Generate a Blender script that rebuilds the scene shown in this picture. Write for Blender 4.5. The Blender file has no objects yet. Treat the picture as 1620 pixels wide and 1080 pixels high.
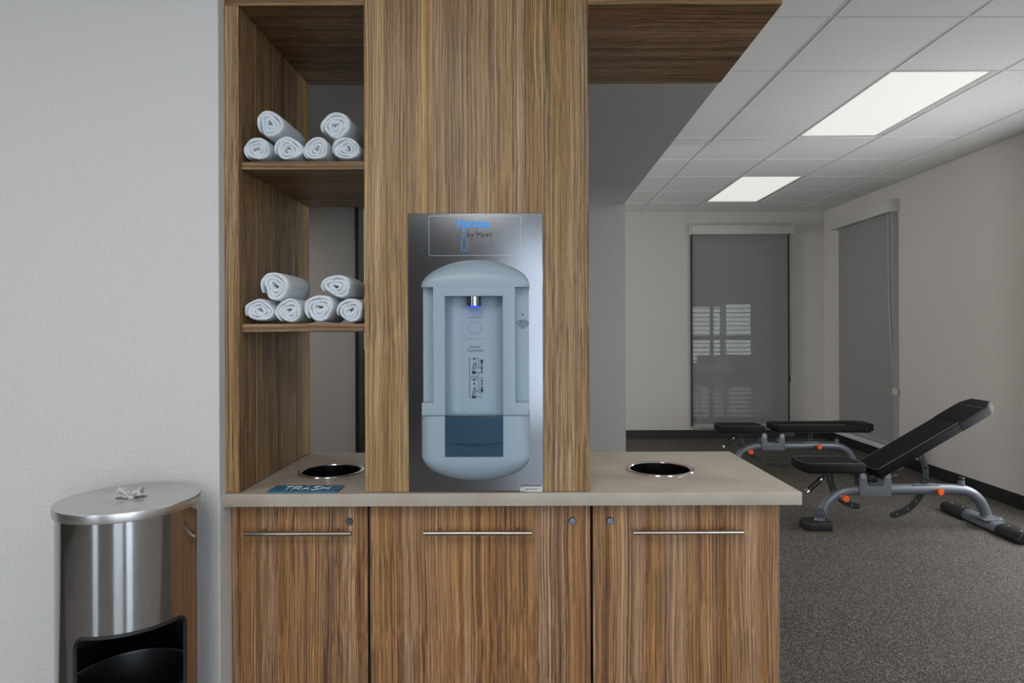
import bpy, bmesh, math, random
from mathutils import Vector, Matrix, noise

# ------------------------------------------------------------------ camera, light, exposure
sc = bpy.context.scene
C = sc.collection
cam = bpy.data.cameras.new('camera'); cam_o = bpy.data.objects.new('camera', cam); C.objects.link(cam_o)
cam_o.location = (0, 0, 1.325); cam_o.rotation_euler = (math.radians(90), math.radians(0.2), 0)
cam.sensor_width = 36; cam.lens = 36 * 1018 / 1620
cam.shift_x = -22 / 1620; cam.shift_y = -20 / 1620
cam.clip_start = .02
sc.camera = cam_o
sc.view_settings.view_transform = 'Standard'; sc.view_settings.look = 'None'
sc.view_settings.gamma = 1; sc.view_settings.use_curve_mapping = False
sc.view_settings.exposure = 0.0
sc.cycles.use_denoising = True
sc.cycles.max_bounces = 10; sc.cycles.diffuse_bounces = 6; sc.cycles.glossy_bounces = 5
sc.cycles.transparent_max_bounces = 12
sc.cycles.sample_clamp_indirect = 4
sc.cycles.caustics_reflective = False; sc.cycles.caustics_refractive = False
w = bpy.data.worlds.new('sky'); sc.world = w; w.use_nodes = True
w.node_tree.nodes['Background'].inputs[0].default_value = (.62, .78, 1, 1)
w.node_tree.nodes['Background'].inputs[1].default_value = 1.0

def area(name, loc, rot, sx, sy, power, col):
    l = bpy.data.lights.new(name, 'AREA'); l.shape = 'RECTANGLE'; l.size = sx; l.size_y = sy
    l.energy = power; l.color = col
    o = bpy.data.objects.new(name, l); C.objects.link(o); o.location = loc; o.rotation_euler = rot
    return o
R = math.radians; XRIGHT = 3.60
DAY = (.72, .86, 1.0); WARM = (1.0, .97, .93)
# floor-to-ceiling glazing in the rear wall, the last one added to light the gym: (centre, width, watts)
REAR_WINDOWS = [(-3.40, 1.0, 24), (.60, 1.6, 40), (2.75, 1.4, 64)]
for cx_, ww, pw_ in REAR_WINDOWS:
    area('daylight', (cx_, -4.56, 1.30), (R(90), 0, 0), ww - .08, 2.3, pw_, DAY)
ADDED_SIDE_WINDOW = (5.55, 1.2); ADDED_RIGHT_WINDOW = (3.98, 1.1)  # unseen gym windows, both added to brighten its walls and ceiling
area('daylight', (XRIGHT + .03, ADDED_RIGHT_WINDOW[0], 1.15), (R(90), 0, R(90)), 1.0, 1.4, 40, (.92, .96, 1))  # lamp of the added right wall window, lifts the gym ceiling
area('daylight', (-4.03, ADDED_SIDE_WINDOW[0], 1.5), (R(90), 0, R(-90)), 1.1, 2.0, 115, (.92, .96, 1))  # lamp of the added left wall window, lights the gym from the side
TROFFER_POWER = 27

# ------------------------------------------------------------------ materials
MATS = {}
def nodes_of(name):
    m = bpy.data.materials.new(name); m.use_nodes = True
    nt = m.node_tree; b = nt.nodes['Principled BSDF']
    return m, nt, b
def mat(name, col, rough=.5, metal=0, bump=None, var=0, vscale=20, spec=.5, aniso=0, coat=0):
    m, nt, b = nodes_of(name)
    b.inputs['Base Color'].default_value = (*col, 1); b.inputs['Roughness'].default_value = rough
    b.inputs['Metallic'].default_value = metal; b.inputs['Specular IOR Level'].default_value = spec
    if aniso: b.inputs['Anisotropic'].default_value = aniso
    if coat: b.inputs['Coat Weight'].default_value = coat; b.inputs['Coat Roughness'].default_value = .15
    N = nt.nodes; L = nt.links
    tc = N.new('ShaderNodeTexCoord')
    if var:
        n = N.new('ShaderNodeTexNoise'); n.inputs['Scale'].default_value = vscale; n.inputs['Detail'].default_value = 4
        L.new(tc.outputs['Object'], n.inputs['Vector'])
        r = N.new('ShaderNodeValToRGB')
        r.color_ramp.elements[0].position = .3; r.color_ramp.elements[1].position = .7
        r.color_ramp.elements[0].color = (*[c * (1 - var) for c in col], 1)
        r.color_ramp.elements[1].color = (*[min(1, c * (1 + var)) for c in col], 1)
        L.new(n.outputs['Fac'], r.inputs['Fac']); L.new(r.outputs['Color'], b.inputs['Base Color'])
    if bump:
        sc_, st, dist = bump
        n = N.new('ShaderNodeTexNoise'); n.inputs['Scale'].default_value = sc_; n.inputs['Detail'].default_value = 3
        L.new(tc.outputs['Object'], n.inputs['Vector'])
        bp = N.new('ShaderNodeBump'); bp.inputs['Strength'].default_value = st; bp.inputs['Distance'].default_value = dist
        L.new(n.outputs['Fac'], bp.inputs['Height']); L.new(bp.outputs['Normal'], b.inputs['Normal'])
    MATS[name] = m
    return m

def wood(name, axis, tint=(1, 1, 1), rough=.42):
    """streaked laminate; grain runs along axis"""
    m, nt, b = nodes_of(name); N = nt.nodes; L = nt.links
    tc = N.new('ShaderNodeTexCoord')
    wv = N.new('ShaderNodeTexNoise'); wv.inputs['Scale'].default_value = 3.0; wv.inputs['Detail'].default_value = 1
    L.new(tc.outputs['Object'], wv.inputs['Vector'])
    ws = N.new('ShaderNodeVectorMath'); ws.operation = 'SCALE'; ws.inputs['Scale'].default_value = .016
    L.new(wv.outputs['Color'], ws.inputs[0])
    wa = N.new('ShaderNodeVectorMath'); wa.operation = 'ADD'
    L.new(tc.outputs['Object'], wa.inputs[0]); L.new(ws.outputs[0], wa.inputs[1])
    def streak(fr, along, det):
        mp = N.new('ShaderNodeMapping'); s = [fr, fr, fr]; s['XYZ'.index(axis)] = along
        if axis != 'Y': s[1] = fr * .6
        mp.inputs['Scale'].default_value = s
        L.new(wa.outputs[0], mp.inputs['Vector'])
        n = N.new('ShaderNodeTexNoise'); n.inputs['Scale'].default_value = 1; n.inputs['Detail'].default_value = det
        n.inputs['Roughness'].default_value = .6
        L.new(mp.outputs['Vector'], n.inputs['Vector']); return n.outputs['Fac']
    a = streak(30, .25, 2); c = streak(210, .6, 3); d = streak(620, 3.5, 2); g = streak(900, 30, 1); h = streak(22, .3, 2)
    def mth(op, x, y):
        q = N.new('ShaderNodeMath'); q.operation = op
        for i, v in enumerate((x, y)):
            if isinstance(v, (int, float)): q.inputs[i].default_value = v
            else: L.new(v, q.inputs[i])
        return q.outputs[0]
    s = mth('ADD', mth('ADD', mth('MULTIPLY', a, .20), mth('MULTIPLY', c, .40)), mth('ADD', mth('MULTIPLY', d, .38), mth('MULTIPLY', g, .12)))
    r = N.new('ShaderNodeValToRGB'); cr = r.color_ramp
    stops = [(.42, (.040, .024, .015)), (.485, (.115, .070, .040)), (.545, (.205, .130, .073)), (.60, (.300, .200, .115)), (.67, (.430, .315, .200))]
    while len(cr.elements) < len(stops): cr.elements.new(.5)
    for e, (p, col) in zip(cr.elements, stops):
        e.position = p; e.color = (*[x * t for x, t in zip(col, tint)], 1)
    L.new(s, r.inputs['Fac'])
    hr = N.new('ShaderNodeValToRGB'); he = hr.color_ramp.elements
    he[0].position = .38; he[0].color = (1.0, .98, 1.02, 1); he[1].position = .62; he[1].color = (1.0, .86, .62, 1)
    L.new(h, hr.inputs['Fac'])
    mx = N.new('ShaderNodeMix'); mx.data_type = 'RGBA'; mx.blend_type = 'MULTIPLY'; mx.inputs['Factor'].default_value = 1
    L.new(r.outputs['Color'], mx.inputs['A']); L.new(hr.outputs['Color'], mx.inputs['B'])
    L.new(mx.outputs['Result'], b.inputs['Base Color'])
    b.inputs['Roughness'].default_value = rough; b.inputs['Specular IOR Level'].default_value = .3
    bp = N.new('ShaderNodeBump'); bp.inputs['Strength'].default_value = .25; bp.inputs['Distance'].default_value = .0008
    L.new(d, bp.inputs['Height']); L.new(bp.outputs['Normal'], b.inputs['Normal'])
    MATS[name] = m; return m

def brushed(name, col, rough, axis, aniso=.5):
    m, nt, b = nodes_of(name); N = nt.nodes; L = nt.links
    tc = N.new('ShaderNodeTexCoord'); mp = N.new('ShaderNodeMapping')
    s = [900, 900, 900]; s['XYZ'.index(axis)] = 8
    mp.inputs['Scale'].default_value = s; L.new(tc.outputs['Object'], mp.inputs['Vector'])
    n = N.new('ShaderNodeTexNoise'); n.inputs['Scale'].default_value = 1; n.inputs['Detail'].default_value = 2
    L.new(mp.outputs['Vector'], n.inputs['Vector'])
    mr = N.new('ShaderNodeMapRange'); mr.inputs['To Min'].default_value = rough * .8; mr.inputs['To Max'].default_value = rough * 1.25
    L.new(n.outputs['Fac'], mr.inputs['Value']); L.new(mr.outputs['Result'], b.inputs['Roughness'])
    bp = N.new('ShaderNodeBump'); bp.inputs['Strength'].default_value = .06; bp.inputs['Distance'].default_value = .0004
    L.new(n.outputs['Fac'], bp.inputs['Height']); L.new(bp.outputs['Normal'], b.inputs['Normal'])
    b.inputs['Base Color'].default_value = (*col, 1); b.inputs['Metallic'].default_value = 1
    b.inputs['Anisotropic'].default_value = aniso
    MATS[name] = m; return m

def emit(name, col, strength):
    m, nt, b = nodes_of(name)
    b.inputs['Base Color'].default_value = (*[c * .25 for c in col], 1)
    b.inputs['Emission Color'].default_value = (*col, 1); b.inputs['Emission Strength'].default_value = strength
    MATS[name] = m; return m

def shade_fabric(name, col, through):
    m, nt, b = nodes_of(name); N = nt.nodes; L = nt.links
    b.inputs['Base Color'].default_value = (*col, 1); b.inputs['Roughness'].default_value = .9; b.inputs['Specular IOR Level'].default_value = .1
    tc = N.new('ShaderNodeTexCoord')
    n = N.new('ShaderNodeTexNoise'); n.inputs['Scale'].default_value = 260; n.inputs['Detail'].default_value = 2
    L.new(tc.outputs['Object'], n.inputs['Vector'])
    bp = N.new('ShaderNodeBump'); bp.inputs['Strength'].default_value = .2; bp.inputs['Distance'].default_value = .001
    L.new(n.outputs['Fac'], bp.inputs['Height']); L.new(bp.outputs['Normal'], b.inputs['Normal'])
    t = N.new('ShaderNodeBsdfTransparent'); mx = N.new('ShaderNodeMixShader'); mx.inputs[0].default_value = through
    L.new(b.outputs[0], mx.inputs[1]); L.new(t.outputs[0], mx.inputs[2]); L.new(mx.outputs[0], N['Material Output'].inputs[0])
    MATS[name] = m; return m

def glass(name):
    m, nt, b = nodes_of(name); N = nt.nodes; L = nt.links
    t = N.new('ShaderNodeBsdfTransparent'); t.inputs[0].default_value = (.93, .96, .95, 1)
    g = N.new('ShaderNodeBsdfGlossy'); g.inputs['Roughness'].default_value = .02
    mx = N.new('ShaderNodeMixShader'); mx.inputs[0].default_value = .06
    L.new(t.outputs[0], mx.inputs[1]); L.new(g.outputs[0], mx.inputs[2]); L.new(mx.outputs[0], N['Material Output'].inputs[0])
    MATS[name] = m; return m

def floor_mat():
    m, nt, b = nodes_of('rubber_floor'); N = nt.nodes; L = nt.links
    tc = N.new('ShaderNodeTexCoord')
    def nz(s, d=2):
        n = N.new('ShaderNodeTexNoise'); n.inputs['Scale'].default_value = s; n.inputs['Detail'].default_value = d
        L.new(tc.outputs['Object'], n.inputs['Vector']); return n
    def ramp(src, st):
        r = N.new('ShaderNodeValToRGB')
        while len(r.color_ramp.elements) < len(st): r.color_ramp.elements.new(.5)
        for e, (p, c) in zip(r.color_ramp.elements, st): e.position = p; e.color = (*c, 1)
        L.new(src, r.inputs['Fac']); return r.outputs['Color']
    base = ramp(nz(3, 4).outputs['Fac'], [(.3, (.029, .027, .024)), (.7, (.043, .039, .035))])
    v = N.new('ShaderNodeTexVoronoi'); v.inputs['Scale'].default_value = 330; L.new(tc.outputs['Object'], v.inputs['Vector'])
    sep = N.new('ShaderNodeSeparateColor'); L.new(v.outputs['Color'], sep.inputs[0])
    mask = ramp(sep.outputs[0], [(.72, (0, 0, 0)), (.80, (1, 1, 1))])
    fcol = ramp(sep.outputs[1], [(0, (.14, .12, .10)), (.5, (.30, .25, .18)), (1, (.22, .21, .20))])
    mx = N.new('ShaderNodeMix'); mx.data_type = 'RGBA'
    L.new(mask, mx.inputs['Factor']); L.new(base, mx.inputs['A']); L.new(fcol, mx.inputs['B'])
    L.new(mx.outputs['Result'], b.inputs['Base Color'])
    b.inputs['Roughness'].default_value = .75; b.inputs['Specular IOR Level'].default_value = .3
    bp = N.new('ShaderNodeBump'); bp.inputs['Strength'].default_value = .35; bp.inputs['Distance'].default_value = .002
    L.new(nz(240).outputs['Fac'], bp.inputs['Height']); L.new(bp.outputs['Normal'], b.inputs['Normal'])
    MATS['floor'] = m

def quartz_mat():
    m, nt, b = nodes_of('quartz'); N = nt.nodes; L = nt.links
    tc = N.new('ShaderNodeTexCoord')
    n = N.new('ShaderNodeTexNoise'); n.inputs['Scale'].default_value = 9; n.inputs['Detail'].default_value = 6
    L.new(tc.outputs['Object'], n.inputs['Vector'])
    r = N.new('ShaderNodeValToRGB'); r.color_ramp.elements[0].position = .3; r.color_ramp.elements[1].position = .72
    r.color_ramp.elements[0].color = (.39, .345, .295, 1); r.color_ramp.elements[1].color = (.47, .425, .37, 1)
    L.new(n.outputs['Fac'], r.inputs['Fac'])
    v = N.new('ShaderNodeTexNoise'); v.inputs['Scale'].default_value = 60; v.inputs['Detail'].default_value = 5; v.inputs['Distortion'].default_value = 1.5
    L.new(tc.outputs['Object'], v.inputs['Vector'])
    r2 = N.new('ShaderNodeValToRGB'); e = r2.color_ramp.elements
    e[0].position = .66; e[0].color = (0, 0, 0, 1); e[1].position = .72; e[1].color = (.5, .5, .5, 1)
    L.new(v.outputs['Fac'], r2.inputs['Fac'])
    mx = N.new('ShaderNodeMix'); mx.data_type = 'RGBA'
    L.new(r2.outputs['Color'], mx.inputs['Factor']); L.new(r.outputs['Color'], mx.inputs['A']); mx.inputs['B'].default_value = (.62, .56, .48, 1)
    L.new(mx.outputs['Result'], b.inputs['Base Color'])
    b.inputs['Roughness'].default_value = .38; b.inputs['Specular IOR Level'].default_value = .3
    MATS['quartz'] = m

floor_mat(); quartz_mat()
wood('wood_v', 'Z', (1.30, 1.34, 1.22)); wood('wood_h', 'X', (.95, .95, .9)); wood('wood_door', 'Z', (1.36, 1.22, 1.16))
mat('wall_white', (.63, .63, .63), .75, bump=(170, .55, .004), spec=.25)
mat('wall_grey', (.44, .43, .41), .8, bump=(170, .35, .003), spec=.25)
mat('wall_accent', (.085, .075, .062), .7, bump=(150, .3, .003), spec=.25)
mat('wall_gym', (.55, .515, .465), .8, bump=(150, .35, .003), spec=.25)
mat('soffit_grey', (.42, .42, .42), .8, bump=(150, .25, .002), spec=.25)
mat('ceiling_tile', (.80, .79, .77), .9, bump=(130, .7, .004), spec=.1)
mat('grid_bar', (.62, .62, .60), .55, var=.03)
mat('black_base', (.012, .012, .012), .45, var=.1)
mat('lobby_tile', (.20, .19, .18), .07, var=.12, vscale=3)
mat('dark', (.006, .006, .007), .5, var=.1)
mat('quartz_dummy', (.4, .35, .3), .3)
brushed('steel_can', (.44, .44, .45), .10, 'Z', .4)
brushed('steel_lid', (.66, .66, .66), .30, 'X', .3)
brushed('steel_plate', (.20, .205, .22), .16, 'Z', 0)
mat('chrome', (.72, .72, .73), .12, 1, var=.02)
mat('lock_steel', (.20, .23, .28), .25, 1, var=.05)
mat('handle_steel', (.42, .385, .35), .30, 1, var=.03)
mat('sleeve_steel', (.30, .31, .33), .16, 1, var=.05, vscale=8)
mat('rubber_black', (.010, .010, .011), .5, bump=(400, .2, .0005))
mat('plastic_black', (.012, .013, .015), .35, var=.05)
mat('liner', (.004, .004, .005), .3, var=.1)
mat('filler_plastic', (.29, .38, .45), .38, var=.02, vscale=300, bump=(600, .1, .0003))
mat('filler_tray', (.020, .060, .105), .55, spec=.25, var=.05, bump=(500, .1, .0003))
mat('grille', (.02, .03, .045), .4, var=.05)
mat('print_black', (.010, .012, .02), .6, var=.02)
mat('print_grey', (.14, .17, .20), .6, var=.02)
mat('print_blue', (.06, .36, .95), .6, var=.02)
mat('print_white', (.80, .82, .84), .6, var=.02)
mat('sign_blue', (.035, .15, .25), .45, var=.06, vscale=60)
mat('label_silver', (.55, .56, .58), .5, var=.03)
mat('logo_line', (.30, .38, .42), .35, .6, var=.02)
mat('towel', (.86, .92, .985), .95, bump=(330, 1.0, .006), spec=.05)
mat('tissue', (.85, .85, .84), .9, bump=(120, .4, .002), spec=.1)
mat('bench_frame', (.15, .162, .185), .42, .3, var=.04, bump=(700, .1, .0003), coat=.15)
mat('bench_vinyl', (.011, .011, .011), .68, bump=(500, .3, .0004), spec=.14)
mat('bench_black', (.014, .016, .018), .42, var=.05)
mat('plate_grey', (.09, .098, .11), .4, var=.05)
mat('stitch', (.20, .21, .22), .6, var=.05)
mat('orange', (.85, .13, .015), .38, var=.03)
mat('bolt', (.62, .62, .63), .3, .8, var=.03)
mat('valance', (.50, .47, .42), .6, var=.02)
mat('hem', (.30, .29, .28), .7, var=.03)
mat('cord', (.45, .43, .40), .6, var=.03)
mat('sill', (.55, .53, .50), .5, var=.02)
mat('slat', (.16, .16, .16), .6, var=.03)
mat('far_dark', (.05, .045, .04), .7, var=.1)
mat('far_wall', (.40, .39, .37), .8, var=.05)
mat('far_floor', (.58, .58, .58), .30, var=.1)
mat('ball_tan', (.42, .31, .18), .7, bump=(90, .5, .003), var=.1)
mat('ball_black', (.02, .02, .02), .6, bump=(90, .5, .003))
shade_fabric('shade_see', (.30, .295, .285), .34)
shade_fabric('shade_solid', (.27, .26, .25), .0)
emit('diffuser', (1.0, 1.0, .95), .72)
emit('led_blue', (.05, .1, 1.0), .9)
emit('daylight_pane', (.86, .93, 1.0), 1.5)
emit('daylight_far', (.9, .95, 1.0), 1.6)
glass('glass')
mat('foliage', (.10, .14, .05), .9, var=.3, vscale=6)

# ------------------------------------------------------------------ helpers
def finish(name, me, m, parent=None, smooth=True, angle=38):
    o = bpy.data.objects.new(name, me); C.objects.link(o)
    me.materials.clear(); me.materials.append(MATS[m] if isinstance(m, str) else m)
    if smooth:
        for p in me.polygons: p.use_smooth = True
        me.set_sharp_from_angle(angle=R(angle))
    if parent is not None:
        o.parent = parent
        wl = Vector((0, 0, 0)); q = parent
        while q is not None: wl += q.location; q = q.parent
        o.location = -wl          # meshes are written in world coordinates
    return o
def obj(name, bm, m, parent=None, smooth=True, angle=38):
    bmesh.ops.recalc_face_normals(bm, faces=bm.faces)
    me = bpy.data.meshes.new(name); bm.to_mesh(me); bm.free()
    return finish(name, me, m, parent, smooth, angle)
def tag(o, label=None, cat=None, group=None, kind=None):
    if label: o['label'] = label
    if cat: o['category'] = cat
    if group: o['group'] = group
    if kind: o['kind'] = kind
    return o
def thing(name, loc, label, cat, group=None):
    o = bpy.data.objects.new(name, None); C.objects.link(o); o.location = loc; o.empty_display_size = .1
    return tag(o, label, cat, group)
def box(bm, x0, x1, y0, y1, z0, z1, bev=0, seg=2):
    vs = [bm.verts.new((x, y, z)) for x in (x0, x1) for y in (y0, y1) for z in (z0, z1)]
    fs = [bm.faces.new([vs[i] for i in f]) for f in ((0, 1, 3, 2), (4, 6, 7, 5), (0, 4, 5, 1), (2, 3, 7, 6), (0, 2, 6, 4), (1, 5, 7, 3))]
    if bev:
        es = list({e for f in fs for e in f.edges})
        bmesh.ops.bevel(bm, geom=es, offset=bev, segments=seg, affect='EDGES', profile=.5)
    return bm
def B(x0, x1, y0, y1, z0, z1, bev=0, seg=2):
    return box(bmesh.new(), x0, x1, y0, y1, z0, z1, bev, seg)
def frame_of(d):
    d = d.normalized(); up = Vector((0, 0, 1)) if abs(d.z) < .95 else Vector((0, 1, 0))
    a = d.cross(up).normalized(); return a, d.cross(a).normalized()
def tube(bm, pts, r, seg=12, cap=True, closed=False, ell=(1, 1)):
    pts = [Vector(p) for p in pts]; n = len(pts); rings = []; pa = None
    rs = r if isinstance(r, (list, tuple)) else [r] * n
    for i, p in enumerate(pts):
        if closed: d = pts[(i + 1) % n] - pts[i - 1]
        else: d = pts[min(i + 1, n - 1)] - pts[max(i - 1, 0)]
        d.normalize()
        if pa is None: a, b = frame_of(d)
        else:
            a = (pa - d * pa.dot(d)).normalized(); b = d.cross(a).normalized()
        pa = a
        rings.append([bm.verts.new(p + (a * math.cos(t) * ell[0] + b * math.sin(t) * ell[1]) * rs[i]) for t in [2 * math.pi * k / seg for k in range(seg)]])
    for i in range(n if closed else n - 1):
        A, D = rings[i], rings[(i + 1) % n]
        for k in range(seg): bm.faces.new((A[k], A[(k + 1) % seg], D[(k + 1) % seg], D[k]))
    if cap and not closed:
        bm.faces.new(rings[0][::-1]); bm.faces.new(rings[-1])
    return bm
def T(pts, r, seg=12, **k): return tube(bmesh.new(), pts, r, seg, **k)
def lathe(bm, prof, cx, cy, cz, seg=48, axis='Z', close=False):
    rings = []
    for r, h in prof:
        ring = []
        for k in range(seg):
            t = 2 * math.pi * k / seg; a, b = r * math.cos(t), r * math.sin(t)
            ring.append(bm.verts.new((cx + a, cy + b, cz + h) if axis == 'Z' else (cx + a, cy + h, cz + b) if axis == 'Y' else (cx + h, cy + a, cz + b)))
        rings.append(ring)
    for i in range(len(rings) - 1):
        for k in range(seg): bm.faces.new((rings[i][k], rings[i][(k + 1) % seg], rings[i + 1][(k + 1) % seg], rings[i + 1][k]))
    if close:
        bm.faces.new(rings[0]); bm.faces.new(rings[-1])
    return bm
def arc(cx, cy, r, a0, a1, n):
    return [(cx + r * math.cos(R(a0 + (a1 - a0) * i / n)), cy + r * math.sin(R(a0 + (a1 - a0) * i / n))) for i in range(n + 1)]
def circ(cx, cy, r, n=32): return arc(cx, cy, r, 0, 360, n)[:-1]
def rrect(x0, x1, y0, y1, r, n=6):
    return (arc(x1 - r, y0 + r, r, -90, 0, n) + arc(x1 - r, y1 - r, r, 0, 90, n) + arc(x0 + r, y1 - r, r, 90, 180, n) + arc(x0 + r, y0 + r, r, 180, 270, n))
def curve_mesh(cu):
    o = bpy.data.objects.new('tmp', cu); C.objects.link(o)
    dg = bpy.context.evaluated_depsgraph_get()
    me = bpy.data.meshes.new_from_object(o.evaluated_get(dg))
    bpy.data.objects.remove(o); bpy.data.curves.remove(cu)
    return me
def plate(outer, holes, depth, bev=0, plane='XY', at=0, res=2):
    """flat shape with holes, thickness depth centred on at; returns a bmesh in world axes"""
    cu = bpy.data.curves.new('c', 'CURVE'); cu.dimensions = '2D'; cu.fill_mode = 'BOTH'
    cu.extrude = max(depth / 2 - bev, 0); cu.bevel_depth = bev; cu.bevel_resolution = res; cu.offset = -bev
    for loop in [outer] + list(holes):
        sp = cu.splines.new('POLY'); sp.points.add(len(loop) - 1); sp.use_cyclic_u = True
        for p, q in zip(sp.points, loop): p.co = (q[0], q[1], 0, 1)
    me = curve_mesh(cu); bm = bmesh.new(); bm.from_mesh(me); bpy.data.meshes.remove(me)
    bmesh.ops.remove_doubles(bm, verts=bm.verts, dist=1e-5)
    for v in bm.verts:
        x, y, z = v.co
        v.co = (x, y, z + at) if plane == 'XY' else (x, at - z, y) if plane == 'XZ' else (at + z, x, y)
    return bm
def join(*bms):
    out = bmesh.new()
    for b in bms:
        me = bpy.data.meshes.new('t'); b.to_mesh(me); b.free(); out.from_mesh(me); bpy.data.meshes.remove(me)
    return out
def text(name, body, size, loc, m, parent, rot=0, xs=1, depth=.0003, flat=False, space=1, bold=0, align='CENTER'):
    """lettering on a vertical face looking to -Y (flat: on a horizontal top)"""
    cu = bpy.data.curves.new('t', 'FONT'); cu.body = body; cu.size = size; cu.align_x = align; cu.align_y = 'CENTER'
    cu.extrude = depth; cu.space_character = space; cu.offset = bold; cu.resolution_u = 3; cu.space_line = .9
    me = curve_mesh(cu)
    M = Matrix.Translation(loc) @ (Matrix.Identity(4) if flat else Matrix.Rotation(R(90), 4, 'X')) @ Matrix.Rotation(R(rot), 4, 'Z') @ Matrix.Diagonal((xs, 1, 1, 1))
    me.transform(M)
    return finish(name, me, m, parent, smooth=False)
def struct(name, bm, m, parent=None, smooth=False):
    o = obj(name, bm, m, parent, smooth)
    if parent is None: o['kind'] = 'structure'
    return o
def copy_tree(o, parent=None, delta=(0, 0, 0)):
    c = o.copy(); C.objects.link(c); c.parent = parent
    if parent is None: c.location = o.location + Vector(delta)
    for ch in list(o.children): copy_tree(ch, c)
    return c

# ------------------------------------------------------------------ the room
CEIL = 2.735; XR = 3.60; YB = 7.76; XS = .73; YF = -4.5; XL = -4.0
struct('floor', B(XL, XR, 1.2, YB, -.06, 0), 'floor')
struct('floor_lobby', B(XL, XR, YF, 1.2, -.06, 0), 'lobby_tile')
# wall behind the towel shelves' neighbour: textured white wall ending at the millwork
struct('wall_left', B(XL, -.8520, 1.786, 1.95, 0, CEIL, .003), 'wall_white')
c_, ww = ADDED_SIDE_WINDOW
sh = [(c_ - ww / 2, .45), (c_ + ww / 2, .45), (c_ + ww / 2, 2.55), (c_ - ww / 2, 2.55)]
struct('wall_far_left', plate([(YF, 0), (YB, 0), (YB, CEIL), (YF, CEIL)], [sh], .1, plane='YZ', at=XL - .05), 'wall_accent')
f = struct('window_8', plate(sh, [[(c_ - ww / 2 + .05, .5), (c_ - .03, .5), (c_ - .03, 2.5), (c_ - ww / 2 + .05, 2.5)], [(c_ + .03, .5), (c_ + ww / 2 - .05, .5), (c_ + ww / 2 - .05, 2.5), (c_ + .03, 2.5)]], .025, plane='YZ', at=XL - .014), 'sill')  # added window, hidden behind the partition, as a light source for the gym
obj('pane', B(XL - .06, XL - .055, c_ - ww / 2 + .02, c_ + ww / 2 - .02, .47, 2.53), 'daylight_pane', f)
# rear wall with windows (daylight side of the room), the third an addition that brightens the gym
holes = [[(cx_ - ww / 2, .06), (cx_ + ww / 2, .06), (cx_ + ww / 2, 2.55), (cx_ - ww / 2, 2.55)] for cx_, ww, _ in REAR_WINDOWS]
struct('wall_rear', plate([(XL, 0), (XR, 0), (XR, CEIL), (XL, CEIL)], holes, .1, plane='XZ', at=YF - .05), 'wall_accent')
for i, (cx_, ww, _) in enumerate(REAR_WINDOWS):
    n_ = max(2, round(ww / .4)); xs_ = [cx_ - ww / 2 + ww * k / n_ for k in range(n_ + 1)]
    f = struct('window_%d' % (i + 3), plate(holes[i], [[(a + .035, .10), (b - .035, .10), (b - .035, 2.51), (a + .035, 2.51)] for a, b in zip(xs_, xs_[1:])], .03, plane='XZ', at=YF - .018), 'black_base')
    obj('pane', B(cx_ - ww / 2 + .02, cx_ + ww / 2 - .02, YF - .085, YF - .08, .08, 2.53), 'daylight_pane', f)

# gym back wall and right wall, each with a window opening
WBX0, WBX1, WBZ0, WBZ1 = 2.01, 3.10, .19, 2.40
struct('wall_back', plate([(XL, 0), (XR, 0), (XR, CEIL), (XL, CEIL)], [[(WBX0, WBZ0), (WBX1, WBZ0), (WBX1, WBZ1), (WBX0, WBZ1)]], .18, plane='XZ', at=YB + .09), 'wall_gym')
WRY0, WRY1 = 6.28, 7.27
c_, ww = ADDED_RIGHT_WINDOW
rh = [(c_ - ww / 2, .42), (c_ + ww / 2, .42), (c_ + ww / 2, 1.90), (c_ - ww / 2, 1.90)]
f = struct('window_9', plate(rh, [[(c_ - ww / 2 + .05, .47), (c_ + ww / 2 - .05, .47), (c_ + ww / 2 - .05, 1.13), (c_ - ww / 2 + .05, 1.13)], [(c_ - ww / 2 + .05, 1.18), (c_ + ww / 2 - .05, 1.18), (c_ + ww / 2 - .05, 1.85), (c_ - ww / 2 + .05, 1.85)]], .022, plane='YZ', at=XR + .013), 'sill')  # added window just out of view, there to light the ceiling tiles
obj('pane', B(XR + .06, XR + .065, c_ - ww / 2 + .02, c_ + ww / 2 - .02, .44, 1.88), 'daylight_pane', f)
struct('wall_right', plate([(YF, 0), (YB + .18, 0), (YB + .18, CEIL), (YF, CEIL)], [[(WRY0, .19), (WRY1, .19), (WRY1, 2.40), (WRY0, 2.40)], rh], .14, plane='YZ', at=XR + .07), 'wall_gym')
struct('baseboard_back', B(XL, XR - .008, YB - .010, YB, 0, .10, .002), 'black_base')
struct('baseboard_right', B(XR - .012, XR, YF, YB, 0, .105, .003), 'black_base')
# lowered soffit over the passage and the partition walls beyond the millwork
struct('ceiling_soffit', B(XL, XS - .004, 2.42, 5.0, 2.243, CEIL + .01), 'soffit_grey')
struct('wall_partition', B(.42, XS, 4.72, 4.98, 0, 2.243), 'wall_grey')
pw = struct('wall_middle', B(XL, -1.250, 4.72, 4.86, 0, 2.243), 'wall_grey')
struct('trim_2', B(-1.250, -1.222, 4.71, 4.87, 0, 2.243, .002), 'dark')
struct('baseboard_partition', B(.42, XS + .008, 4.708, 4.72, 0, .10), 'black_base')

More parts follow.
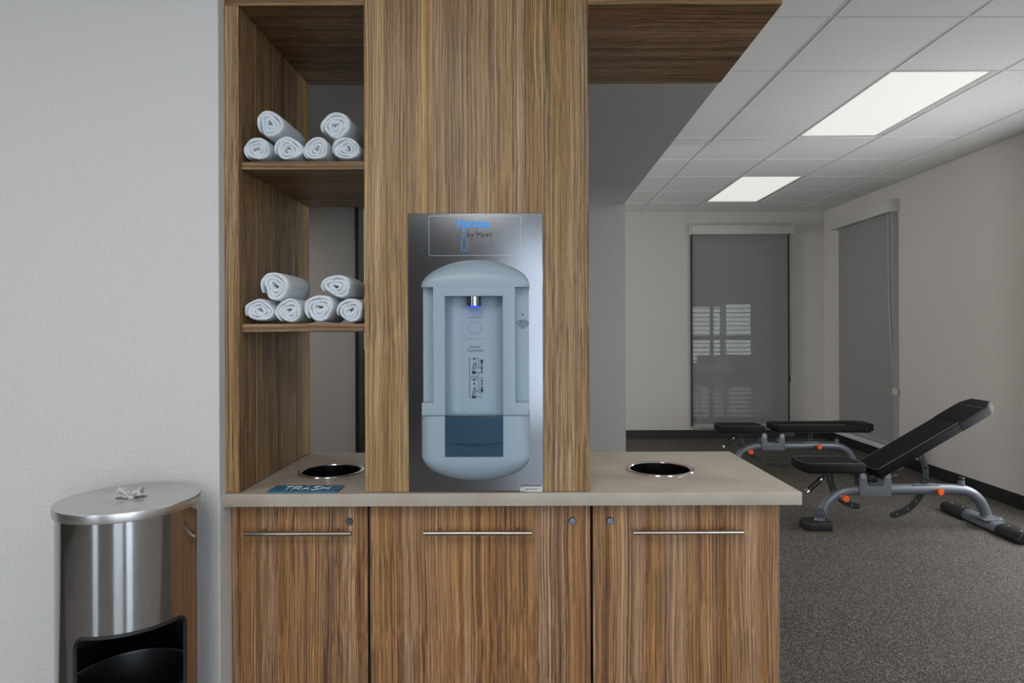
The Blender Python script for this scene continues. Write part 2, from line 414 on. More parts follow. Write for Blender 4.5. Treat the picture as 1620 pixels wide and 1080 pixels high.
# ceiling: slab, grid bars, one object per tile
cl = struct('ceiling', B(XL, XR, YF, YB, CEIL + .012, CEIL + .08), 'ceiling_tile')
XJ = [XS] + [1.387 + .61 * k for k in range(4)] + [XR]
YJ = [YB] + [7.18 - .61 * k for k in range(11)]
YJ = YJ[::-1]
TROFFERS = [(2, r_) for r_ in range(len(YJ) - 2) if abs(YJ[r_] - 5.96) < .02 or abs(YJ[r_] - 3.52) < .02 or abs(YJ[r_] - 1.08) < .02]
skip = {(c_, r_ + d) for c_, r_ in TROFFERS for d in (0, 1)}
tile_cache = {}
def tile_mesh(wx, wy):
    k = (round(wx, 3), round(wy, 3))
    if k not in tile_cache:
        bm = B(-wx / 2, wx / 2, -wy / 2, wy / 2, -.007, .004, .0045, 1)
        bmesh.ops.recalc_face_normals(bm, faces=bm.faces)
        me = bpy.data.meshes.new('tile'); bm.to_mesh(me); bm.free(); me.materials.append(MATS['ceiling_tile']); tile_cache[k] = me
    return tile_cache[k]
for c_ in range(len(XJ) - 1):
    for r_ in range(len(YJ) - 1):
        if (c_, r_) in skip: continue
        x0, x1, y0, y1 = XJ[c_] + .010, XJ[c_ + 1] - .010, YJ[r_] + .006, YJ[r_ + 1] - .006
        t = bpy.data.objects.new('tile', tile_mesh(x1 - x0, y1 - y0)); C.objects.link(t)
        t.parent = cl; t.location = ((x0 + x1) / 2, (y0 + y1) / 2, CEIL)
for x in XJ[1:-1]: obj('grid_bar', B(x - .012, x + .012, YJ[0], YB, CEIL - .003, CEIL + .012), 'grid_bar', cl, False)
for r_, y in enumerate(YJ[1:-1]):
  for c_ in range(len(XJ) - 1):
    if (c_, r_) in skip and (c_, r_ + 1) in skip: continue       # a light panel spans this joint
    obj('grid_bar', B(XJ[c_] + (.0125 if c_ else 0), XJ[c_ + 1] - .0125, y - .012, y + .012, CEIL - .0025, CEIL + .0115), 'grid_bar', cl, False)
struct('trim_3', B(XR - .02, XR, YJ[0], YB, CEIL - .002, CEIL + .010), 'grid_bar')
struct('trim_4', B(XS, XS + .02, YJ[0], YB, CEIL - .002, CEIL + .010), 'grid_bar')

def troffer(x0, x1, y0, y1, label, CEIL=CEIL, power=None):
    t = thing('ceiling_light', ((x0 + x1) / 2, (y0 + y1) / 2, CEIL), label, 'light fixture', 'recessed ceiling light panels')
    obj('frame', plate([(x0, y0), (x1, y0), (x1, y1), (x0, y1)], [[(x0 + .012, y0 + .012), (x1 - .03, y0 + .012), (x1 - .03, y1 - .012), (x0 + .012, y1 - .012)]], .008, at=CEIL - .001), 'grid_bar', t, False)
    obj('diffuser', B(x0 + .008, x1 - .026, y0 + .008, y1 - .008, CEIL + .001, CEIL + .004), 'diffuser', t, False)
    if power == 0: return t          # the two dimmed panels glow only by their diffusers
    l = area('lamp', (0, 0, -.012), (0, 0, 0), x1 - x0 - .04, y1 - y0 - .04, power or TROFFER_POWER, WARM)
    l.parent = t
    l.visible_camera = True
    return t
for (c_, r_), lab in zip(TROFFERS, ['long white light panel in the tiled ceiling behind the near bench', 'long white light panel in the tiled ceiling above the near inclined bench', 'shorter looking light panel in the tiled ceiling by the back wall window']):
    troffer(XJ[c_] + .008, XJ[c_ + 1] - .008, YJ[r_] + .008, YJ[r_ + 2] - .008, lab, power=0 if YJ[r_] > 2 else 30)
for x_, y_, lab in ((-2.6, -.4, 'white light panel in the plain ceiling in front of the white wall'), (-.5, -.4, 'white light panel in the plain ceiling in front of the bottle filler'), (1.9, -1.3, 'white light panel in the plain ceiling between the counter and the rear windows'),
                    (-2.6, -2.9, 'white light panel in the plain ceiling by the narrow rear window'), (-.5, -2.9, 'white light panel in the plain ceiling by the rear wall between two windows')):
    troffer(x_ - .3, x_ + .3, y_ - .6, y_ + .6, lab, CEIL + .013)
troffer(-2.6, -2.0, 3.0, 4.2, 'added unseen light panel in the lowered soffit behind the white wall', 2.2435, 16)  # extra lamp out of sight, lights the wall glimpsed through the shelves
troffer(-2.2, -1.6, 5.8, 7.0, 'added unseen light panel in the plain ceiling above the ball rack corner', CEIL + .013, 4)  # extra lamp out of sight, put in to lift the unlit gym corner

# ------------------------------------------------------------------ window shades
def window_back():
    f = struct('window_1', plate([(WBX0, WBZ0), (WBX1, WBZ0), (WBX1, WBZ1), (WBX0, WBZ1)], [[(WBX0 + .03, WBZ0 + .03), (WBX1 - .07, WBZ0 + .03), (WBX1 - .07, WBZ1 - .03), (WBX0 + .03, WBZ1 - .03)]], .06, plane='XZ', at=YB + .13), 'far_dark')
    obj('pane', B(WBX0 + .025, WBX1 - .065, YB + .128, YB + .132, WBZ0 + .025, WBZ1 - .025), 'glass', f)
    b = thing('window_blind', ((WBX0 + WBX1) / 2, YB + .07, WBZ0), 'dim horizontal slat blind behind the back wall shade', 'blind')
    me = None; n = 41
    for k in range(n):
        z = WBZ0 + .05 + k * (WBZ1 - WBZ0 - .09) / (n - 1)
        if me is None:
            s = obj('slat', B(WBX0 + .01, WBX1 - .055, YB + .045, YB + .095, z - .004, z + .004), 'slat', b, False); me = s.data; z00 = z; base = s.location.copy()
        else:
            s = bpy.data.objects.new('slat', me); C.objects.link(s); s.parent = b; s.location = base + Vector((0, 0, z - z00))
    obj('head_rail', B(WBX0 + .01, WBX1 - .055, YB + .04, YB + .1, WBZ1 - .035, WBZ1 - .002), 'slat', b, False)
    t = thing('roller_shade', (2.55, YB, .2), 'grey see-through roller shade on the back wall showing a dim room', 'window shade')
    x0, x1 = 1.990, 3.150
    y = YB - .045
    obj('fabric', B(x0, x1, y - .0008, y, .16, 2.46), 'shade_see', t, False)
    obj('hem_bar', B(x0 - .002, x1 + .002, y - .006, y + .006, .125, .175, .004), 'hem', t)
    v = obj('valance', B(x0 - .015, x1 + .045, YB - .095, YB - .001, 2.445, 2.555, .004), 'valance', t)
    obj('end_cap', B(x0 - .022, x0 - .010, YB - .098, YB - .001, 2.442, 2.558, .003), 'valance', v)
    obj('end_cap', B(x1 + .040, x1 + .052, YB - .098, YB - .001, 2.442, 2.558, .003), 'valance', v)
    obj('side_channel', B(x1 - .008, x1 + .004, YB - .060, YB - .001, .15, 2.45), 'dark', t, False)
    obj('side_channel', B(x0 - .004, x0 + .004, YB - .060, YB - .001, .15, 2.45), 'dark', t, False)
    c = obj('chain', join(T([(x1 + .018, YB - .05, 2.45), (x1 + .020, YB - .05, 1.6), (x1 + .028, YB - .045, .74)], .0035, 6), T([(x1 + .034, YB - .05, 2.45), (x1 + .040, YB - .05, 1.6), (x1 + .046, YB - .045, .74)], .0035, 6)), 'cord', t)
    obj('tensioner', B(x1 + .022, x1 + .052, YB - .06, YB - .001, .69, .755, .006), 'cord', c)
window_back()
def window_right():
    f = struct('window_2', plate([(WRY0, .19), (WRY1, .19), (WRY1, 2.40), (WRY0, 2.40)], [[(WRY0 + .05, .24), (WRY1 - .05, .24), (WRY1 - .05, 2.35), (WRY0 + .05, 2.35)]], .06, plane='YZ', at=XR + .09), 'sill')
    obj('pane', B(XR + .086, XR + .09, WRY0 + .04, WRY1 - .04, .23, 2.36), 'glass', f)
    obj('outer_screen', B(XR + .15, XR + .16, WRY0 - .1, WRY1 + .1, .1, 2.5), 'far_dark', f)
    t = thing('roller_shade', (XR, 6.78, .2), 'solid grey roller shade on the long wall beside the benches', 'window shade')
    y0, y1 = 6.225, 7.34; x = XR - .03
    obj('fabric', B(x, x + .0008, y0, y1, .20, 2.46), 'shade_solid', t, False)
    obj('hem_bar', B(x - .006, x + .006, y0, y1, .165, .205, .004), 'hem', t)
    v = obj('valance', B(XR - .095, XR - .001, y0 - .02, y1 + .045, 2.445, 2.555, .004), 'valance', t)
    obj('end_cap', B(XR - .100, XR - .001, y0 - .032, y0 - .016, 2.442, 2.558, .003), 'valance', v)
    obj('side_channel', B(XR - .05, XR - .001, y0 - .012, y0 + .002, .18, 2.45), 'hem', t, False)
    c = obj('chain', join(T([(XR - .05, y0 + .02, 2.45), (XR - .045, y0 + .02, 1.6), (XR - .04, y0 - .01, .72)], .0035, 6), T([(XR - .05, y0 + .08, 2.45), (XR - .05, y0 + .075, 1.6), (XR - .045, y0 - .0, .72)], .0035, 6)), 'cord', t)
    obj('tensioner', B(XR - .055, XR - .02, y0 - .03, y0 + .012, .67, .735, .006), 'cord', c)
    struct('trim_5', B(XR - .035, XR, WRY0 - .06, YB - .012, .106, .16, .004), 'sill')
window_right()

# ------------------------------------------------------------------ the room seen dimly through the back wall shade
struct('floor_dining', B(XR + .3, 9, YB + .19, 16.4, -.06, 0), 'far_floor')
struct('floor_dining_near', B(-.5, XR + .3, YB + .19, 16.4, -.06, 0), 'far_floor')
struct('ceiling_dining', B(-.5, 9, YB + .19, 16.4, CEIL, CEIL + .06), 'far_wall')
struct('wall_dining_left', B(-.6, -.5, YB + .19, 16.4, 0, CEIL), 'far_wall')
struct('wall_dining_right', B(9, 9.1, YB + .19, 16.4, 0, CEIL), 'far_wall')
DW = [(4.20, 4.98, .40, 1.90), (5.06, 5.76, .30, 1.98)]
struct('wall_dining_back', plate([(-.5, 0), (9, 0), (9, CEIL), (-.5, CEIL)], [[(a, c), (b, c), (b, d), (a, d)] for a, b, c, d in DW], .12, plane='XZ', at=16.4), 'far_wall')
for i, (a, b, c, d) in enumerate(DW):
    midz = 1.08
    hs = [[(a + .03, c + .03), (b - .03, c + .03), (b - .03, midz - .06), (a + .03, midz - .06)], [(a + .03, midz + .06), (b - .03, midz + .06), (b - .03, d - .03), (a + .03, d - .03)]]
    if i == 0:
        xm = 4.73
        hs = [[(p, q), (r, q), (r, s), (p, s)] for q, s in ((c + .03, midz - .06), (midz + .06, d - .03)) for p, r in ((a + .03, xm - .04), (xm + .04, b - .03))]
    f = struct('window_%d' % (6 + i), plate([(a, c), (b, c), (b, d), (a, d)], hs, .08, plane='XZ', at=16.4), 'far_dark')
    obj('pane', B(a + .02, b - .02, 16.42, 16.425, c + .02, d - .02), 'daylight_far', f)
troffer(.8, 1.4, 11.0, 12.2, 'added unseen light panel in the ceiling of the dining room beyond the shade', CEIL + .001, 70)  # lamp added out of sight to lift the dining room behind the chairs
def chair(x, y, rz, label):
    t = thing('dining_chair', (x, y, 0), label, 'chair', 'chairs in the dining room')
    def put(name, bm):
        bm.transform(Matrix.Translation((x, y, 0)) @ Matrix.Rotation(rz, 4, 'Z'))
        obj(name, bm, 'far_dark', t)
    put('seat', B(-.22, .22, -.22, .22, .42, .48, .02))
    bk = B(-.22, .22, -.25, -.20, .50, .91, .015)
    put('backrest', bk)
    for sx in (-1, 1):
        put('leg', T([(sx * .19, .19, .43), (sx * .20, .23, 0)], [.018, .012], 8))
        put('leg', T([(sx * .19, -.20, .52), (sx * .19, -.20, .43), (sx * .20, -.30, 0)], [.018, .018, .012], 8))
chair(2.83, 10.15, .1, 'dark dining chair by the round table, seen through the shade beside the double pane window')
chair(3.40, 10.25, -.35, 'dark dining chair with splayed legs, seen through the shade before the single window')
t = thing('dining_table', (2.66, 9.25, 0), 'small round dining table seen dimly through the back wall shade', 'table')
obj('table_top', lathe(bmesh.new(), [(.001, 0), (.38, 0), (.385, .015), (.38, .03), (.001, .03)], 2.66, 9.25, .72, 32), 'far_floor', t)
obj('pedestal', lathe(bmesh.new(), [(.035, .02), (.035, .72)], 2.66, 9.25, 0, 16, close=True), 'far_dark', t)
obj('base', lathe(bmesh.new(), [(.001, 0), (.24, 0), (.24, .015), (.04, .03), (.001, .03)], 2.66, 9.25, 0, 32), 'far_dark', t)

# ------------------------------------------------------------------ millwork
YP = 1.820; YD = 1.855; YK = 2.41; CT = .864; XW = -.8517
STX = -.810; TXL = -.456; TXR = .179; SOF = 2.243
# header / wood soffit
struct('trim_1', B(XW, XS, YP + .004, YK, SOF, CEIL + .008), 'wood_h')
su = thing('towel_shelving', (-.65, YP, CT), 'open wood laminate towel shelving with two shelves beside the white wall', 'shelving')
sp_ = obj('side_panel', B(XW, STX, YP, YK, CT + .001, SOF - .001, .0015, 1), 'wood_v', su)
obj('shelf', B(STX + .001, TXL - .001, YP + .012, YK - .005, 1.781, 1.804, .0012, 1), 'wood_h', su)
obj('shelf', B(STX + .001, TXL - .001, YP + .012, YK - .005, 1.318, 1.3415, .0012, 1), 'wood_h', su)
bm = bmesh.new()
for y_ in (YP + .045, YK - .06):
    for k in range(34):
        z_ = CT + .12 + k * .032
        if abs(z_ - 1.79) < .02 or abs(z_ - 1.33) < .02: continue
        vs = [bm.verts.new((STX + .0004, y_ + .0025 * math.cos(a), z_ + .0025 * math.sin(a))) for a in [k2 * math.pi / 4 for k2 in range(8)]]
        bm.faces.new(vs)
ph = obj('pin_holes', bm, 'dark', sp_, False); ph['kind'] = 'stuff'
tw = thing('panel_tower', ((TXL + TXR) / 2, YP, CT), 'tall streaked wood laminate tower panel carrying the bottle filler', 'cabinet')
obj('front_panel', B(TXL, TXR, YP, YP + .02, CT + .001, CEIL - .001, .001, 1), 'wood_v', tw)
obj('side_panel', B(TXL, TXL + .02, YP + .0205, YK, CT + .001, SOF - .001), 'wood_v', tw)
obj('side_panel', B(TXR - .02, TXR, YP + .0205, YK, CT + .001, SOF - .001), 'wood_v', tw)
obj('back_panel', B(TXL + .021, TXR - .021, YK - .02, YK, CT + .001, SOF - .001), 'wood_v', tw)

# countertop with two round openings
HOLES = [(-.635, 2.095, .100), (.437, 2.108, .105)]
ct = obj('countertop', plate([(XW, 1.805), (.773, 1.805), (.760, YK), (XW, YK)], [circ(x, y, r, 48) for x, y, r in HOLES], .036, .0015, at=CT - .018), 'quartz')
tag(ct, 'beige grey stone countertop with two round waste openings', 'countertop')
for (x, y, r), lab in zip(HOLES, ['steel ringed round waste chute behind the blue trash sign', 'steel ringed round waste chute in the open end of the counter']):
    t = thing('waste_chute', (x, y, CT - .2), lab, 'waste chute', 'waste chutes in the counter')
    obj('rim', lathe(bmesh.new(), [(r - .009, -.001), (r - .007, .003), (r, .0045), (r + .004, .003), (r + .005, .0005), (r - .004, .0003), (r - .009, -.001)], x, y, CT, 64), 'chrome', t)
    obj('sleeve', lathe(bmesh.new(), [(r - .006, .001), (r - .006, -.13), (r - .009, -.13), (r - .009, .001)], x, y, CT, 64), 'sleeve_steel', t)
    obj('bin_liner', lathe(bmesh.new(), [(r + .03, -.135), (r + .02, -.60), (.001, -.60)], x, y, CT, 32), 'liner', t)

# base cabinets
def base_cabinet(x0, x1, dx0, dx1, label, bar, lock, end=False):
    t = thing('base_cabinet', ((x0 + x1) / 2, YD, 0), label, 'cabinet', 'base cabinets under the counter')
    bd = join(B(x0 + .001, x0 + .018, YD + .021, YK - .02, .1, CT - .037), B(x1 - .018, x1 - .001, YD + .021, YK - .02, .1, CT - .037), B(x0 + .019, x1 - .019, YD + .021, YK - .02, .1, .118), B(x0 + .019, x1 - .019, YK - .038, YK - .02, .119, CT - .037))
    obj('body', bd, 'dark', t, False)
    obj('toe_kick', B(x0 + .001, x1 - .001, YD + .07, YD + .085, 0, .0995), 'black_base', t, False)
    d = obj('door', B(dx0, dx1, YD, YD + .0195, .105, CT - .040, .001, 1), 'wood_door', t)
    yb = YD - .036; zb = .748
    b0, b1, p0, p1 = bar
    h = obj('handle', T([(b0, yb, zb), (b1, yb, zb)], .006, 16), 'handle_steel', d)
    for p in (p0, p1): tube_ = T([(p, yb, zb + .0), (p, YD - .0005, zb)], .0045, 12); obj('handle_post', tube_, 'handle_steel', d)
    l = obj('lock', lathe(bmesh.new(), [(.0105, .001), (.0105, -.003), (.0085, -.006), (.0065, -.006), (.006, -.004), (.001, -.004)], lock[0], YD, lock[1], 24, 'Y'), 'lock_steel', d)
    obj('keyhole', B(lock[0] - .0008, lock[0] + .0008, YD - .0046, YD - .0041, lock[1] - .0035, lock[1] + .0035), 'dark', d, False)
    if end: obj('end_panel', B(x1 + .0, x1 + .02, YD + .021, YK - .02, .0, CT - .037), 'wood_door', t)
    return t
def XD(px, Y=YD): return (px - 832) / 1018 * Y
base_cabinet(XW + .002, -.457, XD(365.5), XD(580), 'wood grain base cabinet under the towel shelves, bar handle and lock', (XD(386, 1.82), XD(555, 1.82), XD(410, 1.82), XD(528, 1.82)), (XD(552), .772))
base_cabinet(-.456, .187, XD(584), XD(932.8), 'wide wood grain base cabinet under the bottle filler, bar handle and lock', (XD(669, 1.82), XD(840, 1.82), XD(693, 1.82), XD(817, 1.82)), (XD(904.5), .772))
base_cabinet(.188, .709, XD(937), XD(1232), 'wood grain base cabinet at the open counter end, bar handle and lock', (XD(1000, 1.82), XD(1175, 1.82), XD(1020, 1.82), XD(1147, 1.82)), (XD(964), .772), True)

# blue TRASH sign lying on the counter
t = thing('trash_sign', (-.635, 1.86, CT), 'small blue sign reading TRASH lying on the stone counter', 'sign')
sx0, sx1, sy0, sy1 = -.733, -.535, 1.815, 1.89
obj('plate', plate([(sx0, sy0), (sx1, sy0), (sx1, sy1), (sx0, sy1)], [], .004, .0006, at=CT + .0025), 'sign_blue', t)
# thin wide stroke letters
def strokes(letter):
    S = {'T': [[(0, 1), (1, 1)], [(.5, 1), (.5, 0)]],
         'R': [[(0, 0), (0, 1), (.65, 1)] + arc(.65, .74, .26, 90, -90, 8)[1:] + [(0, .48)], [(.55, .48), (1, 0)]],
         'A': [[(0, 0), (.5, 1), (1, 0)], [(.2, .34), (.8, .34)]],
         'S': [[(.95, .84), (.8, .97), (.5, 1.0), (.2, .96), (.06, .80), (.12, .62), (.4, .52), (.7, .46), (.92, .35), (.94, .18), (.8, .04), (.5, 0), (.18, .03), (.02, .18)]],
         'H': [[(0, 0), (0, 1)], [(1, 0), (1, 1)], [(0, .5), (1, .5)]]}
    return S[letter]
bm = bmesh.new(); x_ = sx0 + .036
for ch in 'TRASH':
    lw, lh = .0215, .040
    for st in strokes(ch):
        tube(bm, [(x_ + p[0] * lw, sy0 + .018 + p[1] * lh, CT + .0048) for p in st], .0011, 6)
    x_ += lw + .0055
obj('lettering', bm, 'print_white', t, False)

# ------------------------------------------------------------------ bottle filler
YS = 1.745
def FX(px, Y=YS): return (px - 832) / 1018 * Y
def FZ(py, Y=YS): return 1.325 + (520 - py) / 1018 * Y
wf = thing('bottle_filler', (-.138, YP, CT), 'pale blue wall mounted bottle filling station on a steel back plate', 'water dispenser')
px0, px1, pz0, pz1 = FX(646, 1.817), FX(859, 1.817), CT + .0035, FZ(337, 1.817)
bp_ = obj('back_plate', B(px0, px1, YP - .0045, YP - .0005, pz0, pz1, .001, 1), 'steel_plate', wf)
yl = YP - .005
# logo panel outline, blue word mark and bottle drawing
lo = rrect(FX(679, yl), FX(825, yl), FZ(404, yl), FZ(341, yl), .004)
li = rrect(FX(679, yl) + .0011, FX(825, yl) - .0011, FZ(404, yl) + .0011, FZ(341, yl) - .0011, .003)
obj('logo_border', plate(lo, [li], .0004, plane='XZ', at=yl), 'logo_line', bp_, False)
text('lettering', 'Hydration', .0350, (FX(749, yl), yl, FZ(353.5, yl)), 'print_blue', bp_, xs=.64, bold=.0011, space=1.03)
text('lettering', 'by Haws', .024, (FX(759.5, yl), yl, FZ(370.5, yl)), 'print_black', bp_, xs=.78, space=1.1)
bm = bmesh.new()
bx, s_ = FX(735, yl), yl / 1018
def bz(py): return FZ(py, yl)
bottle = [(-4.2, 395), (-4.2, 381), (-3.2, 378), (-2.4, 376), (-2.4, 373.5), (2.4, 373.5), (2.4, 376), (3.2, 378), (4.2, 381), (4.2, 395), (3.4, 396.5), (-3.4, 396.5)]
tube(bm, [(bx + a * s_, yl, bz(b)) for a, b in bottle], .0010, 6, closed=True)
for py in (360.5, 365, 370): lathe(bm, [(.0022, 0), (.0022, -.0006), (.0001, -.0006)], bx, yl + .0002, bz(py), 12, 'Y')
obj('bottle_drawing', bm, 'print_blue', bp_, False)
# maintenance sticker
sk = obj('sticker', B(FX(821.5, yl), FX(857, yl), yl - .0002, yl + .0002, FZ(779.5, yl) + .003, FZ(765, yl)), 'label_silver', bp_, False)
ys2 = yl - .0006
obj('sticker_band', B(FX(822.5, yl), FX(855.5, yl), ys2, yl - .0002, FZ(769, yl), FZ(765.6, yl)), 'print_black', sk, False)
text('lettering', 'FOR MAINTENANCE', .0062, (FX(839, yl), ys2 - .0004, FZ(767.3, yl)), 'label_silver', sk, xs=.95)
text('lettering', 'CALL', .0050, (FX(824.5, yl), ys2, FZ(770.8, yl)), 'print_black', sk)
text('lettering', '1-888-640-4297', .0055, (FX(839, yl), ys2, FZ(773.5, yl)), 'print_black', sk, xs=1.05)
text('lettering', 'MODEL #', .0048, (FX(827, yl), ys2, FZ(776.5, yl)), 'print_black', sk)

# domed cap and rounded lower housing (lofted)
XC = FX(751.5); HW = (FX(838) - FX(665)) / 2
def loft(zflat, zedge, zback, zstart):
    """front wall from zstart to zflat, then a quarter round back to the arch outline"""
    bm = bmesh.new(); nu, nv = 48, 14; rows = []
    for i in range(nu + 1):
        u = -1 + 2 * i / nu; u = math.sin(u * math.pi / 2) * .6 + u * .4
        a = abs(u)
        yf = 1.8145 - (1.8145 - YS) * (1 - .28 * a ** 12)
        top = zflat + (zedge - zflat) * (1 - a ** 16) ** .5 + (zback - zedge) * (1 - a ** 2.3) * (1 - a ** 16) ** .5
        x = XC + HW * u
        row = [bm.verts.new((x, yf, zstart))]
        for j in range(nv + 1):
            v = j / nv * math.pi / 2
            row.append(bm.verts.new((x, yf + (1.8145 - yf) * (1 - math.cos(v) ** .85), zflat + (top - zflat) * math.sin(v) ** .9)))
        row.append(bm.verts.new((x, 1.8146, zstart)))
        rows.append(row)
    for i in range(nu):
        for j in range(len(rows[0])):
            k = (j + 1) % len(rows[0])
            bm.faces.new((rows[i][j], rows[i][k], rows[i + 1][k], rows[i + 1][j]))
    bm.faces.new(rows[0]); bm.faces.new(rows[-1][::-1])
    return bm
obj('cap', loft(FZ(448), 1.470, 1.5175, FZ(453.5)), 'filler_plastic', wf, angle=50)
obj('lower_housing', loft(FZ(724), .945, .9010, FZ(657.6)), 'filler_plastic', wf, angle=50)
poly = [(685, 453), (815, 453), (815, 637), (836.5, 637), (836.5, 657), (795, 657), (795, 468), (704, 468), (704, 657), (666.5, 657), (666.5, 637), (685, 637)]
obj('frame', plate([(FX(a), FZ(b)) for a, b in poly], [], 1.812 - YS, .0022, plane='XZ', at=(1.812 + YS) / 2, res=3), 'filler_plastic', wf)
for a, b in ((666, 686), (814, 837)):
    obj('side_recess', B(FX(a), FX(b), 1.782, 1.814, FZ(638), FZ(452.6)), 'filler_plastic', wf, False)
# concave alcove back
bm = bmesh.new(); rows = []
xa0, xa1, za0, za1 = FX(703), FX(796), FZ(658), FZ(467)
for i in range(33):
    u = -1 + 2 * i / 32
    yy = YS + .012 + .040 * (1 - abs(u) ** 7) ** .5
    rows.append([bm.verts.new((xa0 + (xa1 - xa0) * (u + 1) / 2, yy, z)) for z in (za0, za1)])
for i in range(32): bm.faces.new((rows[i][0], rows[i + 1][0], rows[i + 1][1], rows[i][1]))
av = obj('alcove', bm, 'filler_plastic', wf)
obj('alcove_top', B(xa0, xa1, YS + .004, 1.80, za1, za1 + .004), 'filler_plastic', wf, False)
# nozzle with blue ring
YN = 1.772; nx = FX(750, YN)
nz_ = obj('nozzle', lathe(bmesh.new(), [(.0210, .03), (.0210, .0), (.018, -.0015), (.001, -.001)], nx, YN, FZ(483.5, YN), 32), 'sleeve_steel', wf)
obj('nozzle_light', lathe(bmesh.new(), [(.0185, -.0012), (.0175, -.0045), (.001, -.0045)], nx, YN, FZ(483.5, YN), 32), 'led_blue', nz_)
# print on the alcove back
YA = YS + .0515; ya = YA - .0004
def AX(px): return FX(px, YA)
def AZ(py): return FZ(py, YA)
def ring(px, py, r, w_): return plate([(AX(px) + p[0], AZ(py) + p[1]) for p in circ(0, 0, r)], [[(AX(px) + p[0], AZ(py) + p[1]) for p in circ(0, 0, r - w_)]], .0005, plane='XZ', at=ya)
obj('sensor_ring', ring(751, 518, .0175, .0008), 'print_grey', av, False)
for py in (502, 535.5): obj('print_line', B(AX(739), AX(764), ya - .0003, ya, AZ(py) - .0005, AZ(py) + .0005), 'print_grey', av, False)
text('lettering', 'Sensor\nOperated', .0115, (AX(751.5), ya, AZ(551)), 'print_grey', av, xs=1.05)
def bars(lines, r=.0006):
    bm = bmesh.new()
    for ln in lines: tube(bm, [(AX(a), ya, AZ(b)) for a, b in ln], r, 6)
    return bm
def rect_line(x0, x1, y0, y1): return [(x0, y0), (x1, y0), (x1, y1), (x0, y1), (x0, y0)]
hand1 = [[(747.5, 586), (747, 581), (748.5, 578), (749, 573)], [(749.5, 585), (750, 579), (751, 574)], [(751.5, 584), (752.5, 577), (752, 572)], [(753.5, 582), (757, 580.5), (763, 583)], [(752, 572), (754, 579)], [(753, 588.5), (758, 588.5), (762, 590)]]
bm = bars([[(757, 580), (757, 566), (742.5, 566), (742.5, 594.5), (757, 594.5), (757, 589)]] + hand1)
box(bm, AX(748), AX(752.5), ya - .0003, ya, AZ(568), AZ(566))
box(bm, AX(746.5), AX(752.5), ya - .0003, ya, AZ(591), AZ(586.5))
obj('start_pictogram', bm, 'print_black', av, False)
hand2 = [[(747.5, 626), (747, 621), (748.5, 618), (749, 613)], [(749.5, 625), (750, 619), (751, 613)], [(751.5, 624), (752.5, 617), (752, 612.5)], [(749, 612.5), (752.5, 612.5)], [(752.5, 617), (757, 620), (762, 623)], [(753, 627), (758, 627), (762, 628.5)]]
bm = bars([[(757, 620), (757, 599.5), (742.5, 599.5), (742.5, 627.5), (746, 627.5)]] + hand2 + [[(742.5, 597), (765, 597)]])
box(bm, AX(748), AX(752.5), ya - .0003, ya, AZ(601.5), AZ(599.5))
box(bm, AX(746.5), AX(752.5), ya - .0003, ya, AZ(629.5), AZ(625.5))
lathe(bm, [(.0028, 0), (.0028, -.0004), (.0001, -.0004)], AX(750), ya, AZ(606.5), 14, 'Y')
obj('stop_pictogram', bm, 'print_black', av, False)
def arrow(px, tip, tail):
    s = 1 if tip < tail else -1
    pts = [(px, tip), (px + 3, tip + 4.5 * s), (px + 1.3, tip + 4.5 * s), (px + 1.3, tail), (px - 1.3, tail), (px - 1.3, tip + 4.5 * s), (px - 3, tip + 4.5 * s)]
    return plate([(AX(a), AZ(b)) for a, b in pts], [], .0005, plane='XZ', at=ya)
obj('arrow', arrow(762, 567, 576), 'print_black', av, False)
obj('arrow', arrow(762, 621, 611.5), 'print_black', av, False)
text('lettering', 'START', .0078, (AX(762.3), ya, AZ(583)), 'print_black', av, rot=90, bold=.0002)
text('lettering', 'STOP', .0078, (AX(762.3), ya, AZ(604.5)), 'print_black', av, rot=90, bold=.0002)
yr = 1.7815
text('lettering', 'REPLACE\nFILTER WHEN\nFLASHING\nRED', .0072, (FX(827.5, yr), yr - .0003, FZ(513, yr)), 'print_black', wf, xs=.80)
obj('filter_light', lathe(bmesh.new(), [(.0022, .001), (.0022, -.001), (.0001, -.001)], FX(827, yr), yr, FZ(497.5, yr), 12, 'Y'), 'print_black', wf)
# drip tray
xt0, xt1 = FX(703.5), FX(795.5)
def bow(z0, z1, y, sag, yb):
    bm = bmesh.new(); rows = []
    for i in range(25):
        u = -1 + 2 * i / 24; x = xt0 + (xt1 - xt0) * (u + 1) / 2; yy = y - sag * (1 - u * u)
        zz0 = z0 - .003 * (1 - u * u)
        rows.append([bm.verts.new(p) for p in ((x, yy, z1), (x, yy, zz0), (x, yb, zz0), (x, yb, z1))])
    for i in range(24):
        for j in range(4): bm.faces.new((rows[i][j], rows[i][(j + 1) % 4], rows[i + 1][(j + 1) % 4], rows[i + 1][j]))
    bm.faces.new(rows[0]); bm.faces.new(rows[-1][::-1]); return bm
dt = obj('drip_tray', bow(FZ(699), FZ(660), YS - .001, .010, 1.76), 'filler_tray', wf)
obj('tray_recess', B(xt0, xt1, YS - .0015, 1.76, FZ(722), FZ(657.5)), 'filler_tray', wf, False)
bm = bow(FZ(660), FZ(657.8), YS - .001, .009, 1.797); gr = obj('grille', bm, 'grille', dt)
bm = bmesh.new()
for k in range(5):
    xg = xt0 + (k + 1) * (xt1 - xt0) / 6
    tube(bm, [(xg + .006 * math.cos(a), YS + .02 + .012 * math.sin(a), FZ(657.8) + .0004) for a in [q * math.pi / 8 for q in range(16)]], .0008, 6, closed=True)
obj('grille_rings', bm, 'filler_plastic', dt, False)

